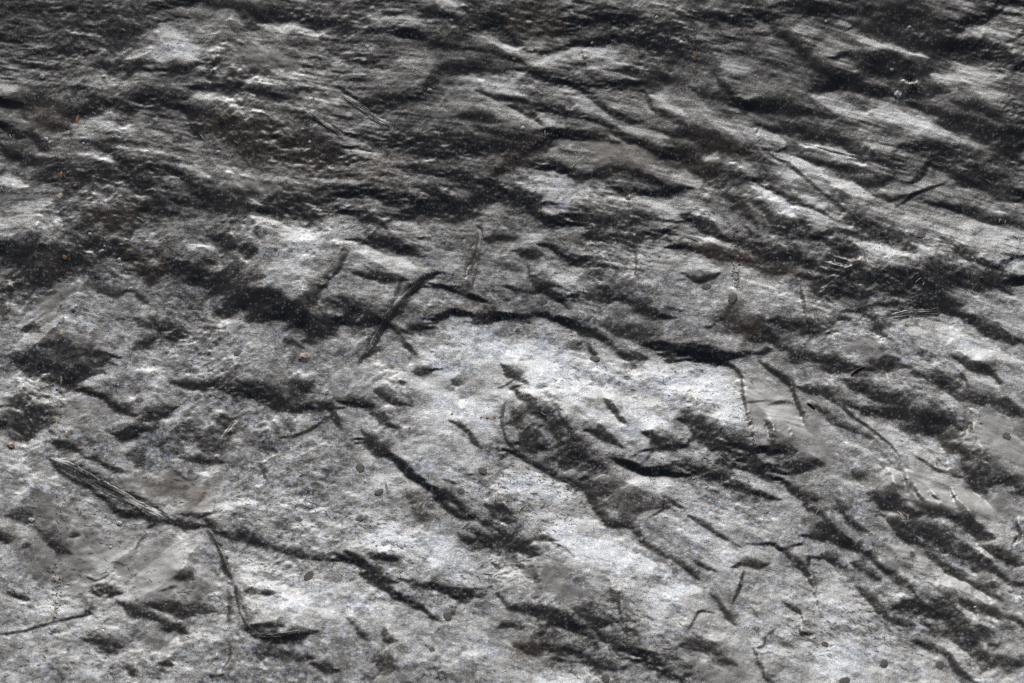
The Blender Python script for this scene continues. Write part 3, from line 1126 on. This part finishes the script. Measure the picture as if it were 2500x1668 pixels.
# ------------------------------------------------------------------ parts of the surface: plugs, stems under the skin
KNOBS = [(5,1745,900,36,0),(8,130,85,38,0),(8,260,255,32,0),(8,125,438,28,0),(8,975,110,33,0),(8,825,250,27,0),(8,625,1340,26,0),(8,695,1515,40,1),(8,730,1110,34,0),
 (8,1450,1440,24,0),(8,1820,1540,34,0),(6,1645,50,38,0),(6,165,405,34,0),(6,345,490,38,0),(6,875,640,28,0),(6,2230,1440,34,0),(9,980,1305,26,0),(9,1385,1445,36,0),
 (9,1770,1450,36,0),(9,1115,1560,36,0),(9,1580,690,22,0),(7,2055,440,24,0),(7,2125,830,42,0),(7,1660,420,18,0),(4,960,1185,30,0),(4,1025,1255,28,0),(4,1640,860,34,0),
 (4,910,1420,26,0),(5,1370,1170,9,1),(5,1390,510,34,0)]
for c, lx, ly, r, ringed in KNOBS:
    x, y = local(c, lx, ly); rr = scale_at(x, y, r) * 0.85
    P, tx, ty, nz = frame(x, y)
    prof = [(1.25, -.25), (1.05, .12), (.85, .28), (.6, .12), (.3, -.15), (0, -.22)] if ringed else [(1.2, -.3), (1.0, .12), (.85, .26), (.62, .22), (.35, .30), (0, .30)]
    N = 16; vs, fs = [], []
    ph = random.random() * 6
    for k, (pr, pz) in enumerate(prof[:-1]):
        for q in range(N):
            a_ = 2 * math.pi * q / N
            w = 1 + .16 * math.sin(2 * a_ + ph) + random.uniform(-.16, .16)
            vs.append(P + (tx * math.cos(a_) + ty * math.sin(a_) * 1.15) * rr * pr * w + nz * rr * (pz + random.uniform(-.06, .06)) * .26)
    vs.append(P + nz * rr * prof[-1][1] * .26)
    for k in range(len(prof) - 2):
        for q in range(N):
            fs.append((k * N + q, k * N + (q + 1) % N, (k + 1) * N + (q + 1) % N, (k + 1) * N + q))
    kk = (len(prof) - 2) * N
    for q in range(N): fs.append((kk + q, kk + (q + 1) % N, len(vs) - 1))
    link("knob", vs, fs, M_STEM if ringed else M_KNOB, surface)

STEMS = [(7,100,[(350,20),(560,130),(800,260),(1000,370),(1150,440)],.17),(1,60,[(2125,765),(2240,860),(2350,930)],.45),(2,70,[(0,650),(130,740),(260,830),(395,885)],.45),
 (5,50,[(950,10),(945,120),(920,250),(890,420)],.35),(5,55,[(600,345),(430,480),(300,650),(190,845)],.35),(6,85,[(1440,615),(1600,590),(1780,580)],.3),
 (7,36,[(1450,520),(1510,650),(1590,830)],.4),(7,40,[(1635,930),(1660,1080),(1735,1230)],.4),(7,58,[(1730,1235),(1900,1245),(2140,1220)],.45),(3,42,[(830,985),(1000,1030),(1220,1085)],.5),
 (6,34,[(2150,640),(2200,690),(2240,735)],.4),(3,40,[(2080,480),(2230,500),(2300,640)],.25)]
for c, w, pts, hh in STEMS:
    line = smooth_line([local(c, *p) for p in pts], 7); n_ = len(line); S = 11
    vs, fs = [], []
    for k, (x, y) in enumerate(line):
        a_, b_ = line[max(k - 1, 0)], line[min(k + 1, n_ - 1)]
        d = Vector((b_[0] - a_[0], b_[1] - a_[1], 0)).normalized(); sd_ = Vector((-d.y, d.x, 0))
        t = k / (n_ - 1); tp = min(1, (min(t, 1 - t) * 6 + .12)) ** .6
        half = scale_at(x, y, w) * .46 * tp * (1 + .10 * math.sin(k * 1.7) + random.uniform(-.1, .1))
        for s_ in range(S):
            u = s_ / (S - 1) * 2 - 1
            px, py = x + sd_.x * half * u, y + sd_.y * half * u
            ridge = .20 * math.sin(s_ * 2.4 + .9 * math.sin(k * .8)) + random.uniform(-.22, .22)
            vs.append((px, py, zat(px, py) + half * hh * .55 * (math.sqrt(max(0, 1 - u * u)) + ridge * 1.6) - half * hh * .30))
    for k in range(n_ - 1):
        for s_ in range(S - 1):
            fs.append((k * S + s_, (k + 1) * S + s_, (k + 1) * S + s_ + 1, k * S + s_ + 1))
    link("stem", vs, fs, SKIN, surface)

# ------------------------------------------------------------------ things lying on the surface
placed = []                        # (object, kind phrase, category, photo x, photo y, group)
def reg(o, phrase, cat, c, lx, ly, group):
    placed.append((o, phrase, cat, ((c - 1) % 3) * 833 + lx / 2.818, ((c - 1) // 3) * 556 + ly / 2.818, group))
def ribbon(name, pts, w, mat, lift=.0004, curl=0.0):
    n_ = 6; vs, fs = [], []
    (x0, y0), (x1, y1) = pts
    d = Vector((x1 - x0, y1 - y0, 0)); L = d.length; d.normalize(); s_ = Vector((-d.y, d.x, 0))
    for k in range(n_ + 1):
        t = k / n_
        c_ = Vector((x0, y0, 0)) + d * L * t + s_ * curl * L * math.sin(math.pi * t)
        z = zat(c_.x, c_.y) + lift + abs(curl) * L * .3 * math.sin(math.pi * t)
        hw = w * .5 * (.55 + .45 * math.sin(math.pi * min(max(t, .08), .92))) * random.uniform(.85, 1.15)
        vs += [(c_.x - s_.x * hw, c_.y - s_.y * hw, z), (c_.x, c_.y, z + hw * 1.1), (c_.x + s_.x * hw, c_.y + s_.y * hw, z), (c_.x, c_.y, z - hw * .8)]
    for k in range(n_):
        for q in range(4):
            fs.append((k * 4 + q, k * 4 + (q + 1) % 4, (k + 1) * 4 + (q + 1) % 4, (k + 1) * 4 + q))
    fs += [(3, 2, 1, 0), tuple(n_ * 4 + q for q in range(4))]
    return link(name, vs, fs, mat)
FIBRES = [(6,425,1325,490,1310,0),(9,920,405,940,370,0),(9,1610,560,1622,605,.25),(8,1090,215,1140,218,0),(8,1225,395,1265,345,.1),(8,835,510,885,455,.1),(8,140,345,180,348,0),(5,470,370,482,395,0),
 (5,1515,90,1540,115,0),(4,255,115,325,115,.1),(4,1410,220,1480,228,.1),(4,1600,1150,1640,1140,.1),(4,1240,1355,1275,1360,0),(4,1910,190,1918,155,0),(1,838,205,862,218,0),(1,1612,975,1637,990,0),
 (1,1585,1090,1607,1065,.1),(1,2155,1302,2192,1290,.1),(1,862,1363,892,1380,0),(1,68,930,78,955,0),(1,700,495,715,525,0),(1,945,1495,990,1530,.05),(1,1380,930,1410,970,0),(1,8,1295,18,1312,0),
 (2,1598,1155,1616,1125,.15),(2,1400,932,1403,903,0),(3,1650,1018,1690,1020,0),(3,2090,1240,2125,1270,.05),(3,2178,1538,2184,1512,0),(3,2220,1542,2224,1520,0),(3,528,1475,562,1495,0),(3,888,316,917,304,0),
 (6,1045,222,1053,247,0),(6,1603,376,1642,350,0),(6,1655,402,1663,380,0),(6,1408,374,1427,393,0),(6,1153,404,1182,416,0),(6,1988,433,2008,457,0),(6,2043,348,2075,345,0),(6,60,70,110,95,0),
 (6,2038,1348,2067,1350,0),(6,790,960,835,1000,.45),(6,498,1460,506,1500,0),(5,1375,1270,1440,1282,-.3),(5,1445,1272,1492,1243,.15),(5,555,320,577,347,.2),(9,1260,1070,1312,1078,0),(7,1333,464,1372,468,0),
 (9,1478,388,1502,442,.1),(9,1500,455,1577,448,-.2),(9,1520,400,1545,470,.2),(8,540,362,567,318,.1),(9,150,602,187,588,.2),(4,60,690,140,690,.3),(4,1600,205,1660,215,.2)]
for c, ax0, ay0, bx, by, cu in FIBRES:
    p, q = local(c, ax0, ay0), local(c, bx, by)
    o = ribbon("straw_fibre", (p, q), scale_at(*p, 7.5), M_STRAW, curl=cu)
    L = math.hypot(bx - ax0, by - ay0)
    sh = "curled" if abs(cu) >= .25 else ("level" if abs(by - ay0) < .35 * abs(bx - ax0) else ("upright" if abs(bx - ax0) < .45 * abs(by - ay0) else ("rising" if (by - ay0) * (bx - ax0) < 0 else "falling")))
    reg(o, ("long " if L > 50 else "short ") + sh + " pale straw fibre", "fibre", c, (ax0 + bx) / 2, (ay0 + by) / 2, "pale straw fibres")
for c, ax0, ay0, bx, by in [(6, 1160, 1020, 1250, 965), (6, 860, 1210, 912, 1252)]:
    p, q = local(c, ax0, ay0), local(c, bx, by)
    reg(ribbon("bark_splinter", (p, q), scale_at(*p, 15), M_RED, curl=.08), "red brown bark splinter", "splinter", c, (ax0 + bx) / 2, (ay0 + by) / 2, "red brown splinters")

import bmesh
def crumb(name, c, lx, ly, r, mat, ey=1.0, rough=.3, sink=.25):
    x, y = local(c, lx, ly); rr = scale_at(x, y, r)
    P, tx, ty, nz = frame(x, y)
    bm = bmesh.new(); bmesh.ops.create_icosphere(bm, subdivisions=2 if r > 24 else 1, radius=1)
    for v in bm.verts:
        k = 1 + random.uniform(-rough, rough)
        q = v.co * k
        v.co = P + tx * q.x * rr + ty * q.y * rr * ey + nz * (q.z * .5 + sink * .3) * rr
    m_ = bpy.data.meshes.new(name); bm.to_mesh(m_); bm.free(); m_.materials.append(mat)
    o = bpy.data.objects.new(name, m_); col.objects.link(o)
    return o
GRAINS = [(1,565,960,17),(1,575,988,10),(1,320,960,19),(1,290,530,24),(1,825,1355,15),(1,1500,1050,20),(1,2130,975,14),(1,2080,890,11),(1,715,530,15),(2,215,55,18),(2,180,320,16),(2,1590,98,18),
 (2,2170,120,13),(2,2005,215,12),(2,1725,297,10),(2,760,140,12),(2,610,620,16),(2,1250,885,18),(3,985,150,12),(3,1560,190,15),(3,855,190,11),(3,1485,650,30),(3,500,525,11),(3,1440,480,14),
 (4,820,220,17),(4,620,48,14),(4,720,130,10),(7,1240,1150,22),(7,440,225,11),(7,215,445,22),(7,760,635,14),(7,820,470,20),(9,1300,540,10),(9,2010,1050,12)]
for c, lx, ly, r in GRAINS:
    big_ = r >= 20
    reg(crumb("grain", c, lx, ly, r, M_GRAIN), ("larger" if big_ else "tiny") + " pale grey grain", "grain", c, lx, ly, "pale grains")
reg(crumb("pebble", 4, 2095, 890, 42, M_PINK, 1.05, .2, .1), "rough pinkish pebble", "pebble", 4, 2095, 890, None)
reg(crumb("pebble", 4, 75, 1500, 27, M_PINK, 1.0, .2, .1), "small brownish pebble", "pebble", 4, 75, 1500, None)
reg(crumb("pebble", 4, 900, 420, 24, M_PINK, 1.0, .25, .0), "small crumbly pinkish pebble", "pebble", 4, 900, 420, None)
CRUMBS = [(1,530,820,11,4,0),(1,560,375,7,4,0),(1,420,1200,9,4,0),(1,515,1282,15,1.2,0),(1,415,1350,16,1.8,1),(3,85,390,8,5,0),(3,80,470,7,3,0),(6,380,200,15,1.7,0),(2,1060,1150,22,.7,0),(2,130,740,8,2.2,0),
 (2,1190,410,16,.8,0),(2,2320,30,12,1.4,0),(4,420,1050,8,6,1),(4,390,1330,8,6,1),(4,425,725,15,2.2,1),(4,460,1420,12,2.5,1),(4,445,205,18,1,0),(7,395,850,11,2.6,1),(7,380,1060,9,4,1),(7,460,420,11,1.6,1),
 (5,470,1378,11,1,0),(5,965,1302,10,1,0),(5,1005,1306,13,1,0),(5,1055,1300,12,1.1,0),(5,760,1280,9,1.4,0),(8,2245,1280,11,1.2,0)]
for c, lx, ly, r, ey, tan in CRUMBS:
    reg(crumb("crumb", c, lx, ly, r, M_TAN if tan else M_ORANGE, ey, .35, .0), ("elongated " if ey > 1.7 else "small ") + ("pale tan" if tan else "orange brown") + " crumb", "crumb", c, lx, ly, "crumbs of dirt")

WHERE_X = ["far left", "left of centre", "central", "right of centre", "far right"]
WHERE_Y = ["near the top edge", "in the upper half", "at mid height", "in the lower half", "near the bottom edge"]
cells = {}
for rec in placed:
    o, ph, cat, ux, uy, grp = rec
    cells.setdefault((ph, min(4, int(ux / 500)), min(4, int(uy / 333.6))), []).append(rec)
ORD = ["leftmost", "second from left", "third from left", "fourth from left", "fifth from left", "sixth from left", "seventh from left", "eighth from left"]
for (ph, cx, cy), recs in cells.items():
    recs.sort(key=lambda r_: r_[3])
    for k, (o, _, cat, ux, uy, grp) in enumerate(recs):
        lab = ph + " " + WHERE_Y[cy] + ", " + WHERE_X[cx]
        if len(recs) > 1: lab += ", " + ORD[min(k, len(ORD) - 1)]
        o["label"] = lab; o["category"] = cat
        if grp: o["group"] = grp

# ------------------------------------------------------------------ what nobody could count: fine dark threads and dust
def in_view():
    y = random.uniform(-.25, .33); return random.uniform(-1, 1) * (.275 + .14 * (y + .232)) * 1.15, y
vs, fs = [], []
cnt = 0
while cnt < 6500:
    x, y = in_view()
    dens = .25 + .75 * min(max((.12 - y) / .15, 0), 1) * min(max((x + .2) / .2, .25), 1)
    dens *= min(1, 1.3 * float(sample(patch, x, y)) ** 2)
    if random.random() > dens: continue
    cnt += 1
    an = float(sample(flow, x, y)) + random.gauss(0, .55)
    L = random.uniform(.0012, .0036) * (1.8 if random.random() < .08 else 1); w = random.uniform(.00006, .00017)
    b0 = len(vs); cu = random.gauss(0, .5)
    for k in range(4):
        a2 = an + cu * (k / 3 - .5)
        px, py = x + math.cos(a2) * L * (k / 3 - .5), y + math.sin(a2) * L * (k / 3 - .5)
        sx_, sy_ = -math.sin(a2), math.cos(a2)
        z = zat(px, py) + .00018; hw = w * (1 if 0 < k < 3 else .35)
        vs += [(px - sx_ * hw, py - sy_ * hw, z), (px, py, z + hw), (px + sx_ * hw, py + sy_ * hw, z)]
    for k in range(3):
        for q in range(2): fs.append((b0 + k * 3 + q, b0 + k * 3 + q + 1, b0 + k * 3 + q + 4, b0 + k * 3 + q + 3))
o = link("fine_threads", vs, fs, M_HAIR, surface); o["kind"] = "stuff"

SEAMS = [[local(1, 490, 640), local(1, 430, 1300), local(4, 430, 560), local(4, 390, 1480)], [local(7, 420, 250), local(7, 395, 850), local(7, 378, 1150)], [local(3, 60, 0), local(3, 90, 560)], [local(6, 370, 0), local(6, 375, 420)], [local(2, 1040, 1170), local(2, 1430, 920)]]
buckets = {0: ([], []), 1: ([], []), 2: ([], [])}
def speck(x, y, s_, b_):
    vs, fs = buckets[b_]; n0 = len(vs); z = zat(x, y)
    a_ = random.random() * 6.28; el = random.uniform(1, 2.2)
    for k in range(3):
        u, v = math.cos(a_ + k * 2.094) * s_ * el, math.sin(a_ + k * 2.094) * s_
        vs.append((x + u, y + v, z - s_ * .2))
    vs.append((x, y, z + s_ * .9))
    fs += [(n0, n0 + 1, n0 + 3), (n0 + 1, n0 + 2, n0 + 3), (n0 + 2, n0, n0 + 3)]
cnt = 0
while cnt < 17000:
    x, y = in_view()
    dens = .25 + .6 * min(max((y - 0) / .15, 0), 1) + .5 * float(sample(dust_sheen, x, y))
    if x > .1 and y < .1: dens *= .5
    if random.random() > dens: continue
    cnt += 1
    t = random.random()
    speck(x, y, random.uniform(.00010, .00028) * (1.7 if random.random() < .06 else 1), 0 if t < .62 else (1 if t < .92 else 2))
for sm in SEAMS:
    for k in range(190):
        i_ = random.randrange(len(sm) - 1); t = random.random()
        x = sm[i_][0] + (sm[i_+1][0] - sm[i_][0]) * t + random.gauss(0, .0013); y = sm[i_][1] + (sm[i_+1][1] - sm[i_][1]) * t
        speck(x, y, random.uniform(.0002, .0006) * (1.6 if random.random() < .12 else 1), random.choice([0, 0, 1, 1, 2]))
for b_, nm, mt in ((0, "pale_dust", M_GRAIN), (1, "tan_dust", M_TAN), (2, "orange_dust", M_ORANGE)):
    o = link(nm, *buckets[b_], mt, surface, smooth=False); o["kind"] = "stuff"
